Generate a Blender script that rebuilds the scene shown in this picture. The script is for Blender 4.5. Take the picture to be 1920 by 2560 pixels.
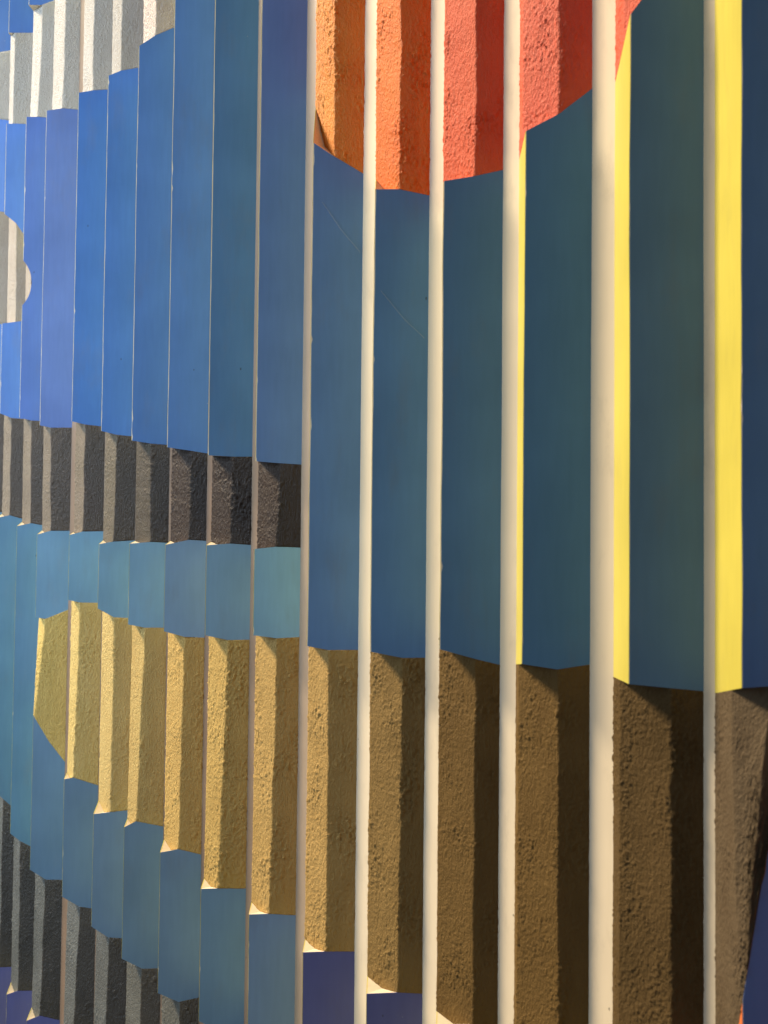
import bpy, math, random
import numpy as np

# ------------------------------------------------------------------ scene, camera, light
scene = bpy.context.scene
for o in list(bpy.data.objects):
    bpy.data.objects.remove(o)
COL = scene.collection
S = 0.08            # one rib pitch is 8 cm
ZC = 1.5            # eye height of the camera above the floor


def P(u, v, w):     # panel coordinates (along, up, out of the panel) in pitches -> metres
    return (u * S, -w * S, ZC + v * S)


cam_d = bpy.data.cameras.new('camera')
cam = bpy.data.objects.new('camera', cam_d)
COL.objects.link(cam)
scene.camera = cam
YAW, PITCH, ROLL = math.radians(49.828), math.radians(1.948), math.radians(0.594)
fw = np.array([-math.sin(YAW) * math.cos(PITCH), math.cos(YAW) * math.cos(PITCH), math.sin(PITCH)])
rt = np.array([math.cos(YAW), math.sin(YAW), 0.0])
up = np.cross(rt, fw)
r2 = math.cos(ROLL) * rt + math.sin(ROLL) * up
u2 = -math.sin(ROLL) * rt + math.cos(ROLL) * up
from mathutils import Matrix, Vector
M = Matrix(((r2[0], u2[0], -fw[0], 0), (r2[1], u2[1], -fw[1], 0), (r2[2], u2[2], -fw[2], 0), (0, 0, 0, 1)))
cam.matrix_world = Matrix.Translation(P(4.147, 0, 6.6955)) @ M
cam_d.sensor_fit = 'AUTO'
cam_d.sensor_width = 36
cam_d.lens = 36 * 2600.5 / 2560
cam_d.clip_start = 0.01
cam_d.clip_end = 50
cam_d.dof.use_dof = True
cam_d.dof.focus_distance = 0.98
cam_d.dof.aperture_fstop = 14

world = bpy.data.worlds.new('World')
scene.world = world
world.use_nodes = True
bg = world.node_tree.nodes['Background']
bg.inputs['Color'].default_value = (0.86, 0.91, 1.0, 1)
bg.inputs['Strength'].default_value = 0.16


def lamp(name, pos, target, size, power, color, shape='DISK', size_y=None, spread=math.pi):
    d = bpy.data.lights.new(name, 'AREA')
    d.shape = shape
    d.size = size
    if size_y:
        d.size_y = size_y
    d.energy = power
    d.color = color
    d.spread = spread
    o = bpy.data.objects.new(name, d)
    COL.objects.link(o)
    o.location = P(*pos)
    o.rotation_euler = (Vector(P(*target)) - Vector(P(*pos))).to_track_quat('-Z', 'Y').to_euler()
    return o


# a warm ceiling lamp up and to the left, and the cool daylight of a window further left
lamp('ceiling_lamp', (-67.5, 68, 42), (-3, -1, 0), 1.8, 1420, (1.0, 0.82, 0.57))
lamp('window_light', (-19, 8, 18), (-14.5, 3.5, 0), 1.0, 9.3, (0.63, 0.81, 1.0), 'RECTANGLE', 1.3, math.radians(62))

scene.view_settings.view_transform = 'Standard'
scene.view_settings.look = 'None'
scene.view_settings.exposure = 0
scene.view_settings.gamma = 1
scene.render.engine = 'CYCLES'

# ------------------------------------------------------------------ materials
def nd(nt, kind, **inp):
    n = nt.nodes.new(kind)
    for k, v in inp.items():
        n.inputs[k].default_value = v
    return n


def smooth_paint(name, col, rough=0.38, var=0.13, spec=0.35, grime=0.16):
    """satin brushed paint: faint vertical strokes, uneven tone, a few dust specks"""
    m = bpy.data.materials.new(name)
    m.use_nodes = True
    nt = m.node_tree
    bs = nt.nodes['Principled BSDF']
    ln = nt.links.new
    tc = nt.nodes.new('ShaderNodeTexCoord')
    mp = nt.nodes.new('ShaderNodeMapping')
    mp.inputs['Scale'].default_value = (1, 1, 0.12)
    ln(tc.outputs['Object'], mp.inputs['Vector'])
    n1 = nd(nt, 'ShaderNodeTexNoise', Scale=14.0, Detail=3.0)
    ln(tc.outputs['Object'], n1.inputs['Vector'])
    n2 = nd(nt, 'ShaderNodeTexNoise', Scale=260.0, Detail=2.0)
    ln(mp.outputs['Vector'], n2.inputs['Vector'])
    add = nt.nodes.new('ShaderNodeMath'); add.operation = 'MULTIPLY_ADD'
    ln(n2.outputs['Fac'], add.inputs[0]); add.inputs[1].default_value = 0.35
    ln(n1.outputs['Fac'], add.inputs[2])
    mr = nd(nt, 'ShaderNodeMapRange')
    mr.inputs['From Min'].default_value = 0.35; mr.inputs['From Max'].default_value = 1.0
    mr.inputs['To Min'].default_value = 1 - var; mr.inputs['To Max'].default_value = 1 + var
    ln(add.outputs[0], mr.inputs['Value'])
    mul = nt.nodes.new('ShaderNodeMix'); mul.data_type = 'RGBA'; mul.blend_type = 'MULTIPLY'
    mul.inputs[0].default_value = 1.0
    mul.inputs[6].default_value = (*col, 1)
    ln(mr.outputs[0], mul.inputs[7])
    # dust specks
    vo = nd(nt, 'ShaderNodeTexVoronoi', Scale=42.0)
    ln(tc.outputs['Object'], vo.inputs['Vector'])
    lt = nt.nodes.new('ShaderNodeMath'); lt.operation = 'LESS_THAN'; lt.inputs[1].default_value = 0.020
    ln(vo.outputs['Distance'], lt.inputs[0])
    sp = nt.nodes.new('ShaderNodeSeparateColor'); ln(vo.outputs['Color'], sp.inputs[0])
    gt = nt.nodes.new('ShaderNodeMath'); gt.operation = 'GREATER_THAN'; gt.inputs[1].default_value = 0.55
    ln(sp.outputs[0], gt.inputs[0])
    an = nt.nodes.new('ShaderNodeMath'); an.operation = 'MULTIPLY'
    ln(lt.outputs[0], an.inputs[0]); ln(gt.outputs[0], an.inputs[1])
    hf = nt.nodes.new('ShaderNodeMath'); hf.operation = 'MULTIPLY'; hf.inputs[1].default_value = 0.45
    ln(an.outputs[0], hf.inputs[0])
    dm = nt.nodes.new('ShaderNodeMix'); dm.data_type = 'RGBA'
    ln(hf.outputs[0], dm.inputs[0]); ln(mul.outputs[2], dm.inputs[6]); dm.inputs[7].default_value = (.55, .55, .5, 1)
    # grime: soft dull patches and small dark nicks
    n3 = nd(nt, 'ShaderNodeTexNoise', Scale=31.0, Detail=7.0, Roughness=0.7)
    mp3 = nt.nodes.new('ShaderNodeMapping'); mp3.inputs['Scale'].default_value = (1, 1, 0.35); mp3.inputs['Location'].default_value = (3.1, 1.7, 5.3)
    ln(tc.outputs['Object'], mp3.inputs['Vector']); ln(mp3.outputs[0], n3.inputs['Vector'])
    gr = nd(nt, 'ShaderNodeMapRange')
    gr.inputs['From Min'].default_value = .54; gr.inputs['From Max'].default_value = .74
    gr.inputs['To Min'].default_value = 0; gr.inputs['To Max'].default_value = grime
    ln(n3.outputs['Fac'], gr.inputs['Value'])
    dg = nt.nodes.new('ShaderNodeMix'); dg.data_type = 'RGBA'
    ln(gr.outputs[0], dg.inputs[0]); ln(dm.outputs[2], dg.inputs[6]); dg.inputs[7].default_value = (.20, .17, .13, 1)
    vk = nd(nt, 'ShaderNodeTexVoronoi', Scale=33.0)
    mpk = nt.nodes.new('ShaderNodeMapping'); mpk.inputs['Location'].default_value = (7.7, 2.9, 1.3); mpk.inputs['Scale'].default_value = (1, 1, .6)
    ln(tc.outputs['Object'], mpk.inputs['Vector']); ln(mpk.outputs[0], vk.inputs['Vector'])
    lk = nt.nodes.new('ShaderNodeMath'); lk.operation = 'LESS_THAN'; lk.inputs[1].default_value = 0.026
    ln(vk.outputs['Distance'], lk.inputs[0])
    hk = nt.nodes.new('ShaderNodeMath'); hk.operation = 'MULTIPLY'; hk.inputs[1].default_value = 0.6
    ln(lk.outputs[0], hk.inputs[0])
    dk = nt.nodes.new('ShaderNodeMix'); dk.data_type = 'RGBA'
    ln(hk.outputs[0], dk.inputs[0]); ln(dg.outputs[2], dk.inputs[6]); dk.inputs[7].default_value = (.03, .028, .025, 1)
    ln(dk.outputs[2], bs.inputs['Base Color'])
    rr = nd(nt, 'ShaderNodeMapRange')
    rr.inputs['To Min'].default_value = rough - .05; rr.inputs['To Max'].default_value = rough + .07
    ln(n1.outputs['Fac'], rr.inputs['Value']); ln(rr.outputs[0], bs.inputs['Roughness'])
    bp = nd(nt, 'ShaderNodeBump', Strength=0.12, Distance=0.0006)
    ln(n2.outputs['Fac'], bp.inputs['Height']); ln(bp.outputs[0], bs.inputs['Normal'])
    bs.inputs['Specular IOR Level'].default_value = spec
    return m


def rough_paint(name, col, col2, rough=0.5, spec=0.4, strength=0.95):
    """thick stippled paint: real relief comes from the mesh, this adds grain and tone"""
    m = bpy.data.materials.new(name)
    m.use_nodes = True
    nt = m.node_tree
    bs = nt.nodes['Principled BSDF']
    ln = nt.links.new
    tc = nt.nodes.new('ShaderNodeTexCoord')
    mp = nt.nodes.new('ShaderNodeMapping'); mp.inputs['Scale'].default_value = (1, 1, 0.5)
    ln(tc.outputs['Object'], mp.inputs['Vector'])
    n1 = nd(nt, 'ShaderNodeTexNoise', Scale=38.0, Detail=5.0, Roughness=0.6)
    ln(mp.outputs[0], n1.inputs['Vector'])
    mr = nd(nt, 'ShaderNodeMapRange')
    mr.inputs['From Min'].default_value = .32; mr.inputs['From Max'].default_value = .68
    ln(n1.outputs['Fac'], mr.inputs['Value'])
    mx = nt.nodes.new('ShaderNodeMix'); mx.data_type = 'RGBA'
    mx.inputs[6].default_value = (*col, 1); mx.inputs[7].default_value = (*col2, 1)
    ln(mr.outputs[0], mx.inputs[0])
    ln(mx.outputs[2], bs.inputs['Base Color'])
    n2 = nd(nt, 'ShaderNodeTexNoise', Scale=640.0, Detail=4.0, Roughness=0.65)
    ln(mp.outputs[0], n2.inputs['Vector'])
    bp = nd(nt, 'ShaderNodeBump', Strength=strength, Distance=0.0018)
    ln(n2.outputs['Fac'], bp.inputs['Height']); ln(bp.outputs[0], bs.inputs['Normal'])
    bs.inputs['Roughness'].default_value = rough
    bs.inputs['Specular IOR Level'].default_value = spec
    return m


SM = {
    'cream': (0.824, 0.704, 0.520), 'tan': (0.210, 0.145, 0.100), 'tan3': (0.400, 0.305, 0.220), 'tan2': (0.250, 0.180, 0.125),  # the darker gap tones hold the shade of the left grooves
    'yellow': (0.639, 0.551, 0.091), 'orange': (.80, .20, .06),
    'navy': (0.077, 0.175, 0.462), 'purple': (0.131, 0.143, 0.372), 'slate': (0.198, 0.314, 0.523),
    'blue1': (0.110, 0.221, 0.391), 'blue2': (0.090, 0.219, 0.426), 'blue3': (0.096, 0.219, 0.442), 'blue4': (0.112, 0.248, 0.512),
    'blue5': (0.136, 0.269, 0.550), 'blue6': (0.133, 0.251, 0.557), 'blue7': (0.088, 0.205, 0.423), 'blue8': (0.107, 0.242, 0.583),
    'blue9': (0.084, 0.203, 0.524), 'blue10': (0.076, 0.203, 0.562), 'blue11': (0.068, 0.194, 0.562), 'blue12': (0.108, 0.185, 0.477),
    'blue13': (0.075, 0.156, 0.474), 'blue14': (0.089, 0.208, 0.587), 'bluetop': (0.073, 0.176, 0.478),
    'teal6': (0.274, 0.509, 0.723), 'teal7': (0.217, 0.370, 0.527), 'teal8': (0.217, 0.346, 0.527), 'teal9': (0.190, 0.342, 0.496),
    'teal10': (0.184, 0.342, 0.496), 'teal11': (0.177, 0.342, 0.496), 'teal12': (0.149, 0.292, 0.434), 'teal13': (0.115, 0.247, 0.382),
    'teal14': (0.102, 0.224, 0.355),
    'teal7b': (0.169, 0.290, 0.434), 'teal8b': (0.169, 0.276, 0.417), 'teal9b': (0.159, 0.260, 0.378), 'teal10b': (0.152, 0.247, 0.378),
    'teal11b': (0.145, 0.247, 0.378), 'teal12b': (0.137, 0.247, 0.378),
}
RG = {   # name: (colour, second tone, roughness, specular)
    'white': ((0.467, 0.416, 0.354), (0.511, 0.466, 0.405), 0.72, 0.14), 'white9': ((0.425, 0.337, 0.289), (0.476, 0.397, 0.347), 0.45, 0.45),
    'white10': ((0.412, 0.371, 0.318), (0.465, 0.422, 0.367), 0.72, 0.14), 'beige': ((0.350, 0.280, 0.213), (0.406, 0.339, 0.270), 0.72, 0.14),
    'grey': ((0.023, 0.011, 0.005), (0.037, 0.019, 0.009), 0.46, 0.36), 'grey9': ((0.041, 0.024, 0.013), (0.055, 0.035, 0.018), 0.46, 0.36),
    'grey10': ((0.057, 0.036, 0.018), (0.074, 0.047, 0.026), 0.46, 0.36), 'grey11': ((0.062, 0.039, 0.020), (0.080, 0.049, 0.028), 0.46, 0.36),
    'grey12': ((0.066, 0.041, 0.023), (0.085, 0.054, 0.031), 0.46, 0.36),
    'lgrey': ((0.077, 0.064, 0.049), (0.107, 0.091, 0.071), 0.46, 0.50), 'lgrey9': ((0.091, 0.073, 0.051), (0.125, 0.101, 0.073), 0.46, 0.50),
    'lgrey13': ((0.060, 0.052, 0.040), (0.090, 0.077, 0.061), 0.46, 0.50),
    'ochre12': ((0.560, 0.397, 0.124), (0.629, 0.451, 0.149), 0.72, 0.08), 'ochre11': ((0.560, 0.397, 0.132), (0.629, 0.451, 0.166), 0.72, 0.12),
    'ochre10': ((0.531, 0.369, 0.137), (0.598, 0.426, 0.161), 0.72, 0.08), 'ochre9': ((0.483, 0.326, 0.117), (0.546, 0.381, 0.139), 0.72, 0.08),
    'ochre8': ((0.491, 0.314, 0.100), (0.572, 0.369, 0.117), 0.72, 0.14), 'ochre7': ((0.470, 0.303, 0.093), (0.552, 0.363, 0.115), 0.72, 0.14),
    'ochre6': ((0.450, 0.286, 0.094), (0.535, 0.343, 0.117), 0.72, 0.14), 'ochre5': ((0.439, 0.275, 0.091), (0.526, 0.334, 0.115), 0.60, 0.14),
    'ochre4': ((0.220, 0.137, 0.044), (0.273, 0.172, 0.057), 0.60, 0.16),
    'brown': ((0.143, 0.083, 0.024), (0.183, 0.109, 0.033), 0.60, 0.16), 'redbrown': ((0.618, 0.083, 0.025), (0.718, 0.122, 0.036), 0.55, 0.30),
    'brown1': ((0.097, 0.060, 0.021), (0.126, 0.078, 0.029), 0.60, 0.14),
    'crimson': ((0.680, 0.083, 0.036), (0.794, 0.125, 0.053), 0.55, 0.32), 'taupe': ((0.113, 0.079, 0.045), (0.143, 0.104, 0.062), 0.60, 0.16),
    'red': ((0.684, 0.080, 0.020), (0.788, 0.114, 0.032), 0.55, 0.30), 'red2': ((0.830, 0.152, 0.011), (0.850, 0.196, 0.016), 0.55, 0.30),
    'red3': ((0.758, 0.210, 0.017), (0.807, 0.278, 0.027), 0.55, 0.28),
}
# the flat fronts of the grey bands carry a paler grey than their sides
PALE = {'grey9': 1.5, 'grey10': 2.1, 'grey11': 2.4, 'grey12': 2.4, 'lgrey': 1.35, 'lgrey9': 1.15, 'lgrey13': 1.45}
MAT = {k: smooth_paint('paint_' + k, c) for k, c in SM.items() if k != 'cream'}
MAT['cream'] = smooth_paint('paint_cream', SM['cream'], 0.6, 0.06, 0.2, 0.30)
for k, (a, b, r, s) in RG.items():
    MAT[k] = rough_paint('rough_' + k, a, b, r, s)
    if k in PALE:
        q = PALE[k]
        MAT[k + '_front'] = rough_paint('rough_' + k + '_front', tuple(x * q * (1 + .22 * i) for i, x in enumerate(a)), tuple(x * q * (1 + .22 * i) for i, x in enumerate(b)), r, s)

# ------------------------------------------------------------------ the relief, in pitches
H = 0.3483          # height of a wedge above the board
VT, VB = 10.3, -10.3

RIBS = {
 -3: (2.97, 3.372, 3.778, [('t', 'navy', 'yellow'), [(2.95, -0.569), (3.372, -0.371), (3.798, -0.171)], ('t', 'navy', 'orange')]),
 -2: (1.97, 2.372, 2.778, [('t', 'navy', 'yellow'), [(1.95, -0.748), (2.372, -0.549), (2.798, -0.349)], ('t', 'navy', 'orange')]),
 -1: (0.97, 1.372, 1.778, [('t', 'navy', 'yellow'), [(0.95, -0.856), (1.372, -0.757), (1.798, -0.657)], ('r', 'brown', 0.2, 0.25), [(0.95, -2.078), (1.372, -1.581), (1.798, -1.081)], ('t', 'navy', 'orange')]),
 0: (-0.063, 0.36, 0.745, [('t', 'navy', 'yellow'), [(-0.083, -1.031), (0.36, -0.915), (0.479, -0.899), (0.765, -0.863)], ('r', 'taupe', 0.212, 0.331), [(-0.083, -4.489), (-0.012, -4.248), (0.058, -4.01), (0.129, -3.769), (0.2, -3.528), (0.27, -3.29), (0.341, -3.049), (0.36, -2.984), (0.393, -2.705), (0.412, -2.55), (0.445, -2.282), (0.482, -1.978), (0.553, -1.396), (0.624, -0.881), (0.694, -0.872), (0.765, -0.863)], ('t', 'navy', 'orange')]),
 1: (-0.963, -0.559, -0.155, [('r', 'crimson', 0.2, 0.2), [(-0.983, 3.722), (-0.559, 4.028), (-0.499, 4.129), (-0.329, 4.433), (-0.135, 4.78)], ('t', 'blue1', 'yellow'), [(-0.983, -0.999), (-0.559, -0.986), (-0.335, -1.006), (-0.155, -1.022), (-0.135, -1.023)], ('r', 'brown1', 0.153, 0.151), [(-0.983, -3.963), (-0.559, -3.791), (-0.33, -3.793), (-0.135, -3.794)], ('t', 'purple', 'yellow')]),
 2: (-1.994, -1.607, -1.193, [('r', 'crimson', 0.179, 0.176), [(-2.014, 3.404), (-1.607, 3.452), (-1.402, 3.578), (-1.203, 3.767), (-1.173, 3.795)], ('t', 'blue2', 'yellow'), [(-2.014, -1.0), (-1.607, -0.936), (-1.391, -0.971), (-1.195, -0.923), (-1.173, -0.918)], ('r', 'brown', 0.167, 0.154), [(-2.014, -4.184), (-1.607, -4.068), (-1.376, -4.04), (-1.173, -4.016)], ('t', 'purple', 'yellow')]),
 3: (-2.953, -2.588, -2.184, [('r', 'red', 0.183, 0.164), [(-2.973, 3.233), (-2.588, 3.294), (-2.374, 3.328), (-2.194, 3.369), (-2.164, 3.376)], ('t', 'blue3', 'yellow'), [(-2.973, -0.772), (-2.588, -0.895), (-2.34, -0.975), (-2.188, -1.018), (-2.164, -1.025)], ('r', 'brown', 0.14, 0.146), [(-2.973, -4.158), (-2.796, -4.182), (-2.588, -4.218), (-2.374, -4.144), (-2.183, -4.137), (-2.164, -4.136)], ('t', 'purple', 'yellow')]),
 4: (-3.957, -3.557, -3.152, [('r', 'red2', 0.198, 0.194), [(-3.977, 3.84), (-3.727, 3.639), (-3.557, 3.469), (-3.386, 3.462), (-3.158, 3.387), (-3.132, 3.378)], ('t', 'blue4', 'yellow'), [(-3.977, -0.907), (-3.557, -0.997), (-3.318, -1.048), (-3.16, -1.04), (-3.132, -1.039)], ('r', 'ochre4', 0.144, 0.156), [(-3.977, -4.14), (-3.773, -4.173), (-3.557, -4.217), (-3.334, -4.183), (-3.167, -4.177), (-3.132, -4.176)], ('t', 'purple', 'yellow')]),
 5: (-4.971, -4.582, -4.168, [('r', 'red3', 0.229, 0.204), [(-4.991, 5.273), (-4.714, 4.62), (-4.582, 4.23), (-4.411, 4.074), (-4.172, 3.876), (-4.148, 3.857)], ('t', 'blue5', 'yellow'), [(-4.991, -0.943), (-4.582, -1.024), (-4.408, -1.059), (-4.167, -1.049), (-4.148, -1.048)], ('r', 'ochre5', 0.201, 0.193), [(-4.991, -4.048), (-4.748, -4.098), (-4.582, -4.14), (-4.396, -4.114), (-4.179, -4.093), (-4.148, -4.09)], ('t', 'purple', 'yellow')]),
 6: (-6.003, -5.593, -5.2, [('t', 'blue6', 'yellow'), [(-6.023, 0.989), (-5.593, 0.942), (-5.384, 0.92), (-5.194, 0.904), (-5.18, 0.902)], ('r', 'grey', 0.164, 0.188), [(-6.023, -0.098), (-5.593, -0.033), (-5.412, -0.006), (-5.189, -0.012), (-5.18, -0.012)], ('t', 'teal6', 'yellow'), [(-6.023, -0.927), (-5.593, -0.985), (-5.391, -1.012), (-5.202, -0.993), (-5.18, -0.991)], ('r', 'ochre6', 0.169, 0.198), [(-6.023, -3.915), (-5.767, -3.978), (-5.593, -4.033), (-5.423, -4.013), (-5.213, -4.011), (-5.18, -4.01)], ('t', 'slate', 'yellow'), [(-6.023, -5.294), (-5.593, -5.48), (-5.45, -5.542), (-5.18, -5.659)], ('r', 'lgrey', 0.15, 0.15)]),
 7: (-7.013, -6.623, -6.197, [('t', 'blue7', 'yellow'), [(-7.033, 1.105), (-6.623, 1.072), (-6.389, 1.054), (-6.189, 1.052), (-6.177, 1.052)], ('r', 'grey', 0.159, 0.164), [(-7.033, 0.077), (-6.834, 0.046), (-6.623, 0.004), (-6.398, 0.026), (-6.181, 0.01), (-6.177, 0.009)], ('t', 'teal7', 'yellow'), [(-7.033, -0.965), (-6.623, -1.058), (-6.407, -1.107), (-6.19, -1.095), (-6.177, -1.094)], ('r', 'ochre7', 0.171, 0.213), [(-7.033, -3.869), (-6.767, -3.958), (-6.623, -4.018), (-6.457, -3.998), (-6.206, -3.979), (-6.177, -3.977)], ('t', 'teal7b', 'yellow'), [(-7.033, -5.397), (-6.623, -5.544), (-6.44, -5.609), (-6.177, -5.703)], ('r', 'lgrey', 0.15, 0.15)]),
 8: (-8.035, -7.629, -7.219, [('t', 'blue8', 'yellow'), [(-8.055, 1.317), (-7.629, 1.235), (-7.385, 1.188), (-7.213, 1.152), (-7.199, 1.149)], ('r', 'grey', 0.141, 0.152), [(-8.055, 0.087), (-7.86, 0.054), (-7.629, 0.004), (-7.396, 0.069), (-7.206, 0.057), (-7.199, 0.056)], ('t', 'teal8', 'yellow'), [(-8.055, -0.949), (-7.629, -1.079), (-7.422, -1.143), (-7.207, -1.146), (-7.199, -1.146)], ('r', 'ochre8', 0.172, 0.193), [(-8.055, -3.62), (-7.79, -3.737), (-7.629, -3.825), (-7.447, -3.77), (-7.228, -3.819), (-7.199, -3.826)], ('t', 'teal8b', 'yellow'), [(-8.055, -5.371), (-7.629, -5.548), (-7.418, -5.636), (-7.252, -5.572), (-7.199, -5.551)], ('r', 'lgrey9', 0.157, 0.164), [(-8.055, -7.051), (-7.629, -7.095), (-7.424, -7.117), (-7.199, -7.141)], ('t', 'purple', 'yellow')]),
 9: (-8.995, -8.612, -8.191, [('t', 'blue9', 'yellow'), [(-9.015, 9.219), (-8.612, 9.702), (-8.49, 9.851), (-8.171, 10.238)], ('r', 'white9', 0.213, 0.2), [(-9.015, 6.442), (-8.612, 6.735), (-8.433, 6.865), (-8.237, 6.949), (-8.171, 6.978)], ('t', 'blue9', 'yellow'), [(-9.015, 1.476), (-8.612, 1.392), (-8.396, 1.347), (-8.214, 1.329), (-8.171, 1.325)], ('r', 'grey9', 0.17, 0.164), [(-9.015, 0.077), (-8.808, 0.049), (-8.612, 0.015), (-8.39, 0.039), (-8.174, 0.031), (-8.171, 0.031)], ('t', 'teal9', 'yellow'), [(-9.015, -0.978), (-8.612, -1.056), (-8.425, -1.093), (-8.214, -1.086), (-8.171, -1.085)], ('r', 'ochre9', 0.194, 0.244), [(-9.015, -3.509), (-8.72, -3.654), (-8.612, -3.721), (-8.488, -3.634), (-8.199, -3.68), (-8.171, -3.684)], ('t', 'teal9b', 'yellow'), [(-9.015, -5.238), (-8.612, -5.43), (-8.389, -5.536), (-8.249, -5.516), (-8.171, -5.505)], ('r', 'lgrey9', 0.17, 0.187), [(-9.015, -7.203), (-8.612, -7.251), (-8.41, -7.275), (-8.171, -7.304)], ('t', 'purple', 'yellow')]),
 10: (-9.946, -9.546, -9.145, [('t', 'blue10', 'yellow'), [(-9.966, 8.758), (-9.546, 9.262), (-9.453, 9.426), (-9.125, 10.006)], ('r', 'white10', 0.218, 0.224), [(-9.966, 6.464), (-9.546, 6.651), (-9.403, 6.714), (-9.233, 6.738), (-9.125, 6.752)], ('t', 'blue10', 'yellow'), [(-9.966, 1.729), (-9.546, 1.594), (-9.365, 1.537), (-9.192, 1.513), (-9.125, 1.504)], ('r', 'grey10', 0.191, 0.21), [(-9.966, 0.131), (-9.716, 0.063), (-9.546, 0.006), (-9.387, 0.041), (-9.148, 0.063), (-9.125, 0.065)], ('t', 'teal10', 'yellow'), [(-9.966, -0.625), (-9.546, -0.893), (-9.362, -1.01), (-9.185, -1.016), (-9.125, -1.019)], ('r', 'ochre10', 0.188, 0.187), [(-9.966, -3.483), (-9.739, -3.605), (-9.546, -3.736), (-9.361, -3.697), (-9.164, -3.657), (-9.125, -3.649)], ('t', 'teal10b', 'yellow'), [(-9.966, -4.979), (-9.546, -5.275), (-9.361, -5.405), (-9.238, -5.405), (-9.125, -5.405)], ('r', 'lgrey', 0.175, 0.198), [(-9.966, -7.354), (-9.546, -7.305), (-9.375, -7.286), (-9.125, -7.257)], ('t', 'purple', 'yellow')]),
 11: (-10.959, -10.552, -10.156, [('t', 'blue11', 'yellow'), [(-10.979, 8.559), (-10.552, 9.071), (-10.454, 9.245), (-10.136, 9.807)], ('r', 'white', 0.205, 0.198), [(-10.979, 6.683), (-10.552, 6.742), (-10.382, 6.766), (-10.221, 6.766), (-10.136, 6.766)], ('t', 'blue11', 'yellow'), [(-10.979, 1.947), (-10.552, 1.816), (-10.392, 1.767), (-10.19, 1.736), (-10.136, 1.727)], ('r', 'grey11', 0.208, 0.21), [(-10.979, 0.234), (-10.726, 0.182), (-10.552, 0.137), (-10.395, 0.186), (-10.148, 0.194), (-10.136, 0.195)], ('t', 'teal11', 'yellow'), [(-10.979, -0.726), (-10.552, -0.821), (-10.411, -0.853), (-10.187, -0.853), (-10.136, -0.854)], ('r', 'ochre11', 0.224, 0.257), [(-10.979, -3.19), (-10.656, -3.365), (-10.552, -3.434), (-10.448, -3.405), (-10.151, -3.503), (-10.136, -3.508)], ('t', 'teal11b', 'yellow'), [(-10.979, -4.86), (-10.552, -5.127), (-10.349, -5.254), (-10.229, -5.267), (-10.136, -5.277)], ('r', 'lgrey', 0.161, 0.206), [(-10.979, -7.502), (-10.552, -7.297), (-10.4, -7.224), (-10.136, -7.097)], ('t', 'purple', 'yellow')]),
 12: (-12.138, -11.761, -11.337, [('t', 'blue12', 'yellow'), [(-12.158, 8.809), (-11.761, 9.029), (-11.568, 9.135), (-11.317, 9.274)], ('r', 'white', 0.157, 0.175), [(-12.158, 6.816), (-11.761, 6.854), (-11.55, 6.875), (-11.356, 6.838), (-11.317, 6.831)], ('t', 'blue12', 'yellow'), [(-12.158, 1.965), (-11.761, 1.858), (-11.613, 1.818), (-11.333, 1.814), (-11.317, 1.814)], ('r', 'grey12', 0.227, 0.204), [(-12.158, 0.29), (-11.921, 0.213), (-11.761, 0.146), (-11.585, 0.204), (-11.357, 0.206), (-11.317, 0.207)], ('t', 'teal12', 'yellow'), [(-12.158, -1.081), (-11.761, -1.143), (-11.628, -1.164), (-11.361, -1.027), (-11.317, -1.004)], ('r', 'ochre12', 0.239, 0.34), [(-12.158, -2.184), (-11.761, -2.66), (-11.55, -3.056), (-11.352, -3.338), (-11.317, -3.388)], ('t', 'teal12b', 'yellow'), [(-12.158, -4.777), (-11.761, -5.031), (-11.551, -5.166), (-11.387, -5.152), (-11.317, -5.146)], ('r', 'lgrey13', 0.184, 0.205), [(-12.158, -7.075), (-11.921, -7.213), (-11.761, -7.331), (-11.591, -7.232), (-11.34, -7.269), (-11.317, -7.272)], ('t', 'purple', 'yellow')]),
 13: (-13.013, -12.609, -12.203, [('t', 'bluetop', 'yellow'), [(-13.033, 8.951), (-12.609, 8.9), (-12.44, 8.88), (-12.254, 8.946), (-12.183, 8.971)], ('r', 'white', 0.185, 0.212), [(-13.033, 7.056), (-12.609, 7.024), (-12.445, 7.012), (-12.317, 6.989), (-12.183, 6.965)], ('t', 'blue13', 'yellow'), [(-13.033, 4.896), (-12.811, 4.822), (-12.609, 4.645), (-12.594, 4.623), (-12.578, 4.599), (-12.562, 4.572), (-12.547, 4.541), (-12.531, 4.506), (-12.515, 4.463), (-12.5, 4.406), (-12.484, 4.265), (-12.183, 4.265)], ('r', 'beige', 0.241, 0.241), [(-13.033, 3.635), (-12.811, 3.709), (-12.609, 3.886), (-12.594, 3.908), (-12.578, 3.932), (-12.562, 3.959), (-12.547, 3.99), (-12.531, 4.025), (-12.515, 4.068), (-12.5, 4.125), (-12.484, 4.265), (-12.183, 4.265)], ('t', 'blue13', 'yellow'), [(-13.033, 2.181), (-12.609, 2.053), (-12.452, 2.005), (-12.346, 1.997), (-12.183, 1.985)], ('r', 'grey12', 0.213, 0.192), [(-13.033, 0.438), (-12.781, 0.356), (-12.609, 0.285), (-12.428, 0.332), (-12.301, 0.307), (-12.183, 0.284)], ('t', 'teal13', 'yellow'), [(-13.033, -4.293), (-12.609, -4.657), (-12.472, -4.774), (-12.356, -4.835), (-12.183, -4.927)], ('r', 'lgrey13', 0.23, 0.221), [(-13.033, -6.919), (-12.781, -7.077), (-12.609, -7.211), (-12.461, -7.136), (-12.269, -7.116), (-12.183, -7.107)], ('t', 'purple', 'yellow')]),
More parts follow.
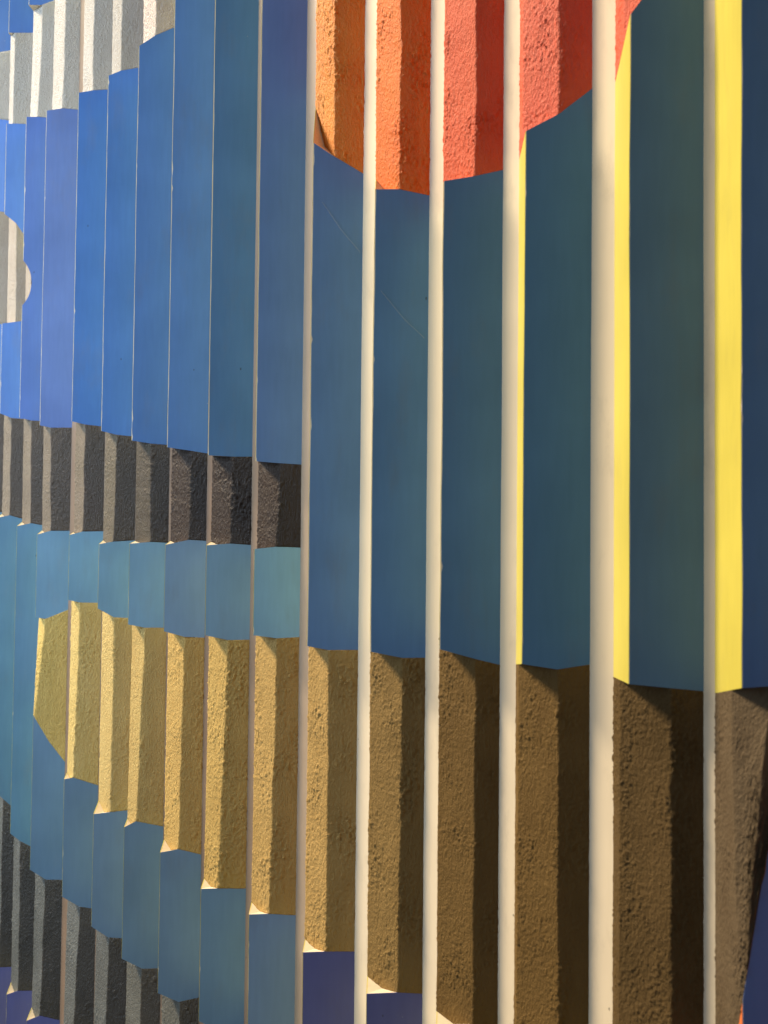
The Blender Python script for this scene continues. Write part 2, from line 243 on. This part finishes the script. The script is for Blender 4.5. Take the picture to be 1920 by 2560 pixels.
 14: (-13.933, -13.503, -13.126, [('t', 'bluetop', 'yellow'), [(-13.953, 8.799), (-13.503, 8.767), (-13.413, 8.761), (-13.169, 8.744), (-13.106, 8.739)], ('r', 'white', 0.265, 0.269), [(-13.953, 7.211), (-13.503, 7.186), (-13.375, 7.179), (-13.248, 7.165), (-13.106, 7.15)], ('t', 'blue14', 'yellow'), [(-13.953, 6.119), (-13.503, 5.629), (-13.345, 5.457), (-13.253, 5.288), (-13.106, 5.02)], ('r', 'beige', 0.197, 0.176), [(-13.953, 3.675), (-13.503, 3.738), (-13.248, 3.773), (-13.106, 3.792)], ('t', 'blue14', 'yellow'), [(-13.953, 2.436), (-13.503, 2.207), (-13.34, 2.124), (-13.251, 2.117), (-13.106, 2.105)], ('r', 'grey12', 0.198, 0.201), [(-13.953, 0.583), (-13.686, 0.504), (-13.503, 0.435), (-13.343, 0.477), (-13.196, 0.425), (-13.106, 0.393)], ('t', 'teal14', 'yellow'), [(-13.953, -3.532), (-13.503, -4.072), (-13.385, -4.225), (-13.29, -4.326), (-13.106, -4.521)], ('r', 'lgrey13', 0.2, 0.2), [(-13.953, -7.139), (-13.503, -7.072), (-13.211, -7.029), (-13.106, -7.013)], ('t', 'purple', 'yellow')]),
 15: (-15.02, -14.618, -14.212, [('t', 'bluetop', 'yellow'), [(-15.04, 8.743), (-14.618, 8.792), (-14.192, 8.842)], ('r', 'white', 0.22, 0.22), [(-15.04, 7.746), (-14.618, 7.647), (-14.192, 7.547)], ('t', 'blue14', 'yellow'), [(-15.04, 6.118), (-14.618, 5.998), (-14.192, 5.878)], ('r', 'beige', 0.2, 0.2), [(-15.04, 3.893), (-14.618, 3.893), (-14.192, 3.893)], ('t', 'blue14', 'yellow'), [(-15.04, 2.468), (-14.618, 2.388), (-14.192, 2.308)], ('r', 'grey12', 0.2, 0.2), [(-15.04, 0.552), (-14.618, 0.552), (-14.192, 0.552)], ('t', 'teal14', 'yellow'), [(-15.04, -3.424), (-14.618, -3.673), (-14.192, -3.923)], ('r', 'lgrey13', 0.2, 0.2), [(-15.04, -6.966), (-14.618, -6.936), (-14.192, -6.906)], ('t', 'purple', 'yellow')]),
 16: (-15.98, -15.578, -15.172, [('t', 'bluetop', 'yellow'), [(-16.0, 8.679), (-15.578, 8.728), (-15.152, 8.778)], ('r', 'white', 0.22, 0.22), [(-16.0, 7.994), (-15.578, 7.894), (-15.152, 7.794)], ('t', 'blue14', 'yellow'), [(-16.0, 6.222), (-15.578, 6.271), (-15.152, 6.321)], ('r', 'beige', 0.2, 0.2), [(-16.0, 4.044), (-15.578, 4.044), (-15.152, 4.044)], ('t', 'blue14', 'yellow'), [(-16.0, 2.525), (-15.578, 2.495), (-15.152, 2.465)], ('r', 'grey12', 0.2, 0.2), [(-16.0, 0.644), (-15.578, 0.644), (-15.152, 0.644)], ('t', 'teal14', 'yellow'), [(-16.0, -3.092), (-15.578, -3.241), (-15.152, -3.391)], ('r', 'lgrey13', 0.2, 0.2), [(-16.0, -6.814), (-15.578, -6.785), (-15.152, -6.755)], ('t', 'purple', 'yellow')]),
 17: (-17.02, -16.618, -16.212, [('t', 'bluetop', 'yellow'), [(-17.04, 8.721), (-16.618, 8.771), (-16.192, 8.821)], ('r', 'white', 0.22, 0.22), [(-17.04, 8.317), (-16.618, 8.218), (-16.192, 8.118)], ('t', 'blue14', 'yellow'), [(-17.04, 6.478), (-16.618, 6.528), (-16.192, 6.578)], ('r', 'beige', 0.2, 0.2), [(-17.04, 4.208), (-16.618, 4.208), (-16.192, 4.208)], ('t', 'blue14', 'yellow'), [(-17.04, 2.625), (-16.618, 2.595), (-16.192, 2.565)], ('r', 'grey12', 0.2, 0.2), [(-17.04, 0.667), (-16.618, 0.667), (-16.192, 0.667)], ('t', 'teal14', 'yellow'), [(-17.04, -2.926), (-16.618, -3.075), (-16.192, -3.225)], ('r', 'lgrey13', 0.2, 0.2), [(-17.04, -6.8), (-16.618, -6.77), (-16.192, -6.74)], ('t', 'purple', 'yellow')]),
 18: (-17.98, -17.578, -17.172, [('t', 'bluetop', 'yellow'), [(-18.0, 8.713), (-17.578, 8.762), (-17.152, 8.812)], ('r', 'white', 0.22, 0.22), [(-18.0, 8.616), (-17.578, 8.517), (-17.152, 8.417)], ('t', 'blue14', 'yellow'), [(-18.0, 6.715), (-17.578, 6.764), (-17.152, 6.814)], ('r', 'beige', 0.2, 0.2), [(-18.0, 4.36), (-17.578, 4.36), (-17.152, 4.36)], ('t', 'blue14', 'yellow'), [(-18.0, 2.717), (-17.578, 2.687), (-17.152, 2.657)], ('r', 'grey12', 0.2, 0.2), [(-18.0, 0.688), (-17.578, 0.688), (-17.152, 0.688)], ('t', 'teal14', 'yellow'), [(-18.0, -2.727), (-17.578, -2.876), (-17.152, -3.026)], ('r', 'lgrey13', 0.2, 0.2), [(-18.0, -6.741), (-17.578, -6.711), (-17.152, -6.681)], ('t', 'purple', 'yellow')]),
}


# ------------------------------------------------------------------ helpers
rng = np.random.default_rng(7)
_T = rng.random((256, 256))


def vnoise(x, y):
    """smooth value noise, period 256"""
    xi = np.floor(x).astype(int); yi = np.floor(y).astype(int)
    fx = x - xi; fy = y - yi
    fx = fx * fx * (3 - 2 * fx); fy = fy * fy * (3 - 2 * fy)
    a = _T[xi % 256, yi % 256]; b = _T[(xi + 1) % 256, yi % 256]
    c = _T[xi % 256, (yi + 1) % 256]; d = _T[(xi + 1) % 256, (yi + 1) % 256]
    return (a * (1 - fx) + b * fx) * (1 - fy) + (c * (1 - fx) + d * fx) * fy


def relief_height(s, v, seed, amount):
    """stippled paint: brush ridges, lumps and grains (in pitches)"""
    s = s + seed * 3.71; v = v + seed * 7.13
    wob = 0.8 * vnoise(s * 9, v * 6)
    lump = vnoise(s * 10 + wob, v * 5)
    streak = vnoise(s * 52 + wob, v * 19 + 1.5 * wob)
    grain = vnoise(s * 60 + wob, v * 52)
    grain2 = vnoise(s * 40 + 40, v * 36 + 2 * wob)
    fine = vnoise(s * 96, v * 84)
    patch = np.clip(vnoise(s * 5 + 9, v * 2.6) * 1.6 - 0.15, 0.30, 1.2)
    pim = np.clip(grain - 0.60, 0, 1) * 2.2 + np.clip(grain2 - 0.72, 0, 1) * 2.4
    return amount * (0.004 * (lump - .5) + patch * (0.006 * (streak - .5) + 0.013 * pim + 0.005 * (fine - .5)))


def mesh_obj(name, verts, faces, mat, parent, smooth=False, wave=None):
    me = bpy.data.meshes.new(name)
    v = np.array(verts, dtype=np.float64)
    if wave is not None:        # ribs made by hand: never quite straight
        y = v[:, 1] + 40
        off = .012 * (vnoise(y * .8, y * 0 + wave * 3.3) - .5) + .006 * (vnoise(y * 3.1, y * 0 + wave * 5.7) - .5)
        v[:, 0] += off * (0.35 + 0.65 * np.clip(v[:, 2] / .3483, 0, 1))
    vv = np.empty_like(v)
    vv[:, 0] = v[:, 0] * S; vv[:, 1] = -v[:, 2] * S; vv[:, 2] = v[:, 1] * S   # (u,v,w) -> local xyz
    me.from_pydata(vv.tolist(), [], [tuple(int(i) for i in f) for f in faces])
    me.materials.append(mat)
    if smooth:
        me.polygons.foreach_set('use_smooth', [True] * len(me.polygons))
    me.update()
    o = bpy.data.objects.new(name, me)
    COL.objects.link(o)
    o.parent = parent
    return o


def grid_faces(nr, nc, base=0):
    r, c = np.meshgrid(np.arange(nr - 1), np.arange(nc - 1), indexing='ij')
    a = base + r * nc + c
    return np.stack([a, a + 1, a + nc + 1, a + nc], -1).reshape(-1, 4)


def curve(b):
    us, vs = zip(*b)
    return lambda u: np.interp(u, us, vs)


def lerp(a, b, f):
    return a + (b - a) * f


class Rib:
    def __init__(self, k, uL, uA, uR, items):
        self.k, self.uL, self.uA, self.uR = k, uL, uA, uR
        secs, cuts = items[0::2], items[1::2]
        lo = [(uL - 1, VB), (uR + 1, VB)]; hi = [(uL - 1, VT), (uR + 1, VT)]
        bounds = [hi] + cuts + [lo]
        self.secs = [(s, bounds[i], bounds[i + 1]) for i, s in enumerate(secs)]

    def wedge(self, u):     # height of the full wedge above the board
        return np.where(u < self.uA, H * (u - self.uL) / (self.uA - self.uL), H * (self.uR - u) / (self.uR - self.uA))


relief = bpy.data.objects.new('wall_relief', None)
COL.objects.link(relief)
relief.location = (0, 0, ZC)
relief['label'] = 'large painted relief of upright wedge-shaped ribs in blue, teal, ochre, grey and red'
relief['category'] = 'relief'

# the board the ribs are fixed to
u0, u1 = -19.2, 4.6
vs = [(u0, VB - .3), (u1, VB - .3), (u1, VT + .3), (u0, VT + .3)]
bv = [(a, b, 0.0) for a, b in vs] + [(a, b, -0.35) for a, b in vs]
bf = [(0, 1, 2, 3), (7, 6, 5, 4), (0, 4, 5, 1), (1, 5, 6, 2), (2, 6, 7, 3), (3, 7, 4, 0)]
mesh_obj('back_board', bv, bf, MAT['cream'], relief)
# flat strips between the ribs; the left ones have groove shade painted into their colour, the others are cream
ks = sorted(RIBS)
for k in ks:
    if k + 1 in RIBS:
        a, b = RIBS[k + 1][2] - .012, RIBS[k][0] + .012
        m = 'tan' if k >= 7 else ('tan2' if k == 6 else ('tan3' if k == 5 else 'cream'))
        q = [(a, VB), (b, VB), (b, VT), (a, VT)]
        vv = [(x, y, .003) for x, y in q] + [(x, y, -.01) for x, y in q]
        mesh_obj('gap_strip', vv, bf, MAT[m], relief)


def add_strip(V, F, pts_top, pts_bot):
    """a strip of quads between two polylines of equal length"""
    b = len(V)
    V.extend(pts_bot); V.extend(pts_top)
    n = len(pts_top)
    for i in range(n - 1):
        F.append((b + i, b + i + 1, b + n + i + 1, b + n + i))


def rib_core(rb):
    """the bare cream body: full wedge where it is smooth, cut down flat where it is rough"""
    V, F = [], []
    for s, top, bot in rb.secs:
        ct, cb = curve(top), curve(bot)
        br = [u for u, _ in top + bot if rb.uL < u < rb.uR]
        if s[0] == 't':
            us = sorted(set([rb.uL, rb.uR, rb.uA, rb.uA - .010, rb.uA + .010] + br))
            us = np.array(us)
            w = rb.wedge(us)
            w = np.where(np.abs(us - rb.uA) < .0095, np.minimum(w, H - .002), w)
            T = [(u, float(ct(u)), x) for u, x in zip(us, w)]
            B = [(u, float(cb(u)), x) for u, x in zip(us, w)]
            R = max(4, int((T[len(T) // 2][1] - B[len(B) // 2][1]) / .22))
            prev = B
            for j in range(1, R + 1):
                row = [(p[0], lerp(p[1], q[1], j / R), p[2]) for p, q in zip(B, T)]
                add_strip(V, F, row, prev)
                prev = row
            for line, flip in ((T, False), (B, True)):      # end faces
                z = [(u, v, -0.02) for u, v, x in line]
                if flip:
                    add_strip(V, F, line, z)
                else:
                    add_strip(V, F, z, line)
        else:
            rows = max(8, int((float(ct(rb.uA)) - float(cb(rb.uA))) / .22))
            prev = None
            for j in range(rows + 1):
                f = j / rows
                t = lerp(s[3], s[2], f) - .006
                fl = lerp(rb.uL, rb.uA, t / H); fr = lerp(rb.uR, rb.uA, t / H)
                row = []
                for u, x in ((rb.uL, 0), (fl, t), (lerp(fl, fr, .5), t), (fr, t), (rb.uR, 0)):
                    row.append((u, lerp(float(cb(u)), float(ct(u)), f), x - .006))
                if prev:
                    add_strip(V, F, row, prev)
                prev = row
    return V, F


def smooth_face(rb, s, top, bot, side):
    """a thin coat of satin paint on one side of a wedge, edges turned in"""
    ct, cb = curve(top), curve(bot)
    e = 0.0025
    g = .002 if rb.k <= 2 else (.0018 if s[1].startswith(('teal', 'slate', 'purple')) else .0055)
    if side == 'R':
        a, b = rb.uA + g, rb.uR
        n = np.array([H, rb.uR - rb.uA])
    else:
        a, b = rb.uL, rb.uA - g
        n = np.array([-H, rb.uA - rb.uL])
    n = n / np.hypot(*n)
    us = sorted(set([a, b] + list(np.linspace(a, b, 5)) + [u for u, _ in top + bot if a + .004 < u < b - .004]))
    us = np.array(us)
    vt, vb = ct(us), cb(us)
    keep = vt - vb > .004
    if keep.sum() < 2:
        return None
    us, vt, vb = us[keep], vt[keep], vb[keep]
    w = rb.wedge(us)
    us0, w0 = us, w
    rows = []
    m = max(6, int((vt.max() - vb.min()) / .05))
    for f, d in [(0, -.004)] + [(x, e) for x in np.linspace(0, 1, m)] + [(1, -.004)]:
        v = lerp(vb, vt, f)
        y = v[:1] + 30 + rb.k * 3.1
        chip = .006 * (vnoise(y * 5, y * 0 + 2.2)[0] - .5) + .020 * max(0, vnoise(y * 9, y * 0 + 7.7)[0] - .86) * 7
        chip = max(0.0, chip) * (.5 if rb.k <= 2 or s[1].startswith('teal') else 1.0)
        edge = .006 * (vnoise(y * 7, y * 0 + 4.4)[0] - .5)
        us = us0.copy(); w = w0.copy()
        if side == 'R':
            us[0] += chip; us[-1] += edge
        else:
            us[-1] -= chip; us[0] += edge
        w = rb.wedge(us)
        r = [(us[0] + n[0] * -.004, v[0], w[0] + n[1] * -.004)]
        r += [(u + n[0] * d, q, x + n[1] * d) for u, q, x in zip(us, v, w)]
        r += [(us[-1] + n[0] * -.004, v[-1], w[-1] + n[1] * -.004)]
        rows.append(r)
    nc = len(us) + 2
    V = [p for r in rows for p in r]
    return V, grid_faces(len(rows), nc)


def rough_band(rb, s, top, bot, seed):
    """thick stippled paint wrapped round the cut-down wedge, one fine displaced sheet"""
    k = rb.k
    ct, cb = curve(top), curve(bot)
    vmax, vmin = float(ct(rb.uA)), float(cb(rb.uA))
    ds, dv = (.0105, .011) if -1 < k <= 5 else ((.013, .014) if k <= 8 else (.016, .018))
    if k < 0 or k > 14:
        ds, dv = .05, .05
    lim = 5.0 + .36 * max(k, 0)
    span = max(max(float(ct(u)) - float(cb(u)) for u in np.linspace(rb.uL, rb.uR, 9)), .05)
    # row positions: fine inside the part one can see, coarse beyond
    fr_ = [0.0]
    while fr_[-1] < 1:
        v = lerp(vmin, vmax, fr_[-1])
        fr_.append(fr_[-1] + (dv if abs(v) < lim else .25) / span)
    fr_[-1] = 1.0
    f = np.array(fr_)[:, None]
    t = lerp(s[3], s[2], f)
    vline = lerp(vmin, vmax, f)
    t = np.clip(t + .010 * (vnoise(vline * 2.3 + seed * 5.1, vline * 0 + seed) - .5) + .006 * (vnoise(vline * 9 + seed, vline * 0 + 3.3) - .5), .08, H - .002)
    half = max(rb.uA - rb.uL, rb.uR - rb.uA)
    tm = (s[2] + s[3]) / 2
    nl = max(4, int(np.hypot(tm, half * tm / H) / (ds * (1.0 if k <= 2 else 2.0))))
    nf = max(5, int(2 * half * (1 - min(s[2], s[3]) / H) / ds)); nr = max(5, int(np.hypot(tm, half * tm / H) / ds))
    fl = lerp(rb.uL, rb.uA, t / H); fr = lerp(rb.uR, rb.uA, t / H)
    cl = np.linspace(0, 1, nl, endpoint=False)[None]; cf = np.linspace(0, 1, nf, endpoint=False)[None]; cr = np.linspace(0, 1, nr)[None]
    U = np.concatenate([lerp(rb.uL, fl, cl), lerp(fl, fr, cf), lerp(fr, rb.uR, cr)], 1)
    W = np.concatenate([t * cl, t + 0 * cf, t * (1 - cr)], 1)
    # rounded shoulders
    n_l = np.array([-H, rb.uA - rb.uL]); n_l = n_l / np.hypot(*n_l)
    n_r = np.array([H, rb.uR - rb.uA]); n_r = n_r / np.hypot(*n_r)
    NU = np.concatenate([n_l[0] + 0 * cl, 0 * cf, n_r[0] + 0 * cr], 1) + 0 * t
    NW = np.concatenate([n_l[1] + 0 * cl, 1 + 0 * cf, n_r[1] + 0 * cr], 1) + 0 * t
    NU[:, nl] = n_l[0] * .5; NW[:, nl] = (n_l[1] + 1) * .5
    NU[:, nl + nf] = n_r[0] * .5; NW[:, nl + nf] = (n_r[1] + 1) * .5
    arc = np.concatenate([np.zeros((U.shape[0], 1)), np.cumsum(np.hypot(np.diff(U, axis=1), np.diff(W, axis=1)), 1)], 1)
    f2 = f + 0 * U
    VV = lerp(cb(U), ct(U), f2)
    amt = 0.8 if s[1].startswith(('white', 'beige')) else 1.0
    if k > 8:
        amt *= .8
    zf = 1.3 if k <= 3 else 1.0         # finer stipple on these ribs
    if k <= 3:
        amt *= .85
    hgt = .002 + relief_height(arc * zf, VV * zf, seed, amt)
    hgt[:, 0] = np.minimum(hgt[:, 0], 0); hgt[:, -1] = np.minimum(hgt[:, -1], .001)
    U2 = U + NU * hgt; W2 = W + NW * hgt
    # turn the two ends in
    U2 = np.concatenate([U2[:1], U2, U2[-1:]], 0); VV2 = np.concatenate([VV[:1], VV, VV[-1:]], 0)
    W2 = np.concatenate([W2[:1] - .012, W2, W2[-1:] - .012], 0)
    jag = .006 * (vnoise(U2[-2] * 60 + seed, U2[-2] * 0 + 1.5) - .5)
    VV2[-2] -= np.abs(jag) ; VV2[1] += np.abs(jag)
    hcol = (ct(U) - cb(U)).min(0)
    ok = np.where(hcol > .006)[0]
    if len(ok) < 2:
        return None
    a, b = ok[0], ok[-1] + 1
    U2, VV2, W2 = U2[:, a:b], VV2[:, a:b], np.maximum(W2[:, a:b], -.004)
    V = np.stack([U2, VV2, W2], -1).reshape(-1, 3)
    return V, grid_faces(U2.shape[0], U2.shape[1]), (U2.shape[1] - 1, nl - a, nl + nf - a)


for k in sorted(RIBS):
    rb = Rib(k, *RIBS[k])
    V, F = rib_core(rb)
    core = mesh_obj('rib', V, F, MAT['cream'], relief, False, k + 9.5)
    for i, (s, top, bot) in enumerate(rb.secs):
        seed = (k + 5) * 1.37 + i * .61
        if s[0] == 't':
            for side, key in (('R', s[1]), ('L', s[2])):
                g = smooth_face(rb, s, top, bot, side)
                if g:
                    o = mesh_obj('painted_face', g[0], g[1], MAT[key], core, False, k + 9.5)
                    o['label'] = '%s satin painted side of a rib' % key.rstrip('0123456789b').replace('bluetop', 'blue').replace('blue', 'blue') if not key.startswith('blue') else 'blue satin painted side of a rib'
        else:
            g = rough_band(rb, s, top, bot, seed)
            if g:
                o = mesh_obj('stippled_band', g[0], g[1], MAT[s[1]], core, True, k + 9.5)
                hue = s[1].rstrip('0123456789')
                o['label'] = 'rough stippled %s band across a rib' % ('dark grey' if hue == 'lgrey' else hue)
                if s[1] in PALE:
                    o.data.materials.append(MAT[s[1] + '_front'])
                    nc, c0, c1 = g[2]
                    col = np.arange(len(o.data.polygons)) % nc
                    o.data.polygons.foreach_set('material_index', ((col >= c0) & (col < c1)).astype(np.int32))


# two stray hairs of cobweb hanging across the blue faces
def thread(p, q, label):
    V, F = [], []
    n, r = 14, .0015
    for i in range(n + 1):
        f = i / n
        c = [lerp(a, b, f) for a, b in zip(p, q)]
        c[1] += -.02 * math.sin(math.pi * f) + .004 * math.sin(9 * f)
        c[0] += .004; c[2] += .006
        for j in range(4):
            a = j * math.pi / 2
            V.append((c[0] + r * math.cos(a), c[1] + r * .7 * math.sin(a), c[2] + r * math.sin(a)))
    for i in range(n):
        for j in range(4):
            F.append((i * 4 + j, i * 4 + (j + 1) % 4, i * 4 + 4 + (j + 1) % 4, i * 4 + 4 + j))
    o = mesh_obj('cobweb_thread', V, F, MAT['web'], None)
    o.location = (0, 0, ZC)
    o['label'] = label
    o['category'] = 'cobweb'
    o['group'] = 'cobweb threads on the blue ribs'


MAT['web'] = smooth_paint('cobweb', (.60, .60, .58), 0.6, 0.05)
thread((-4.501, 3.594, .28), (-4.181, 3.046, .02), 'pale cobweb thread slanting across the blue rib under the orange patch')
thread((-3.506, 2.477, .304), (-3.178, 2.005, .03), 'pale cobweb thread slanting across the blue rib right of the other thread')
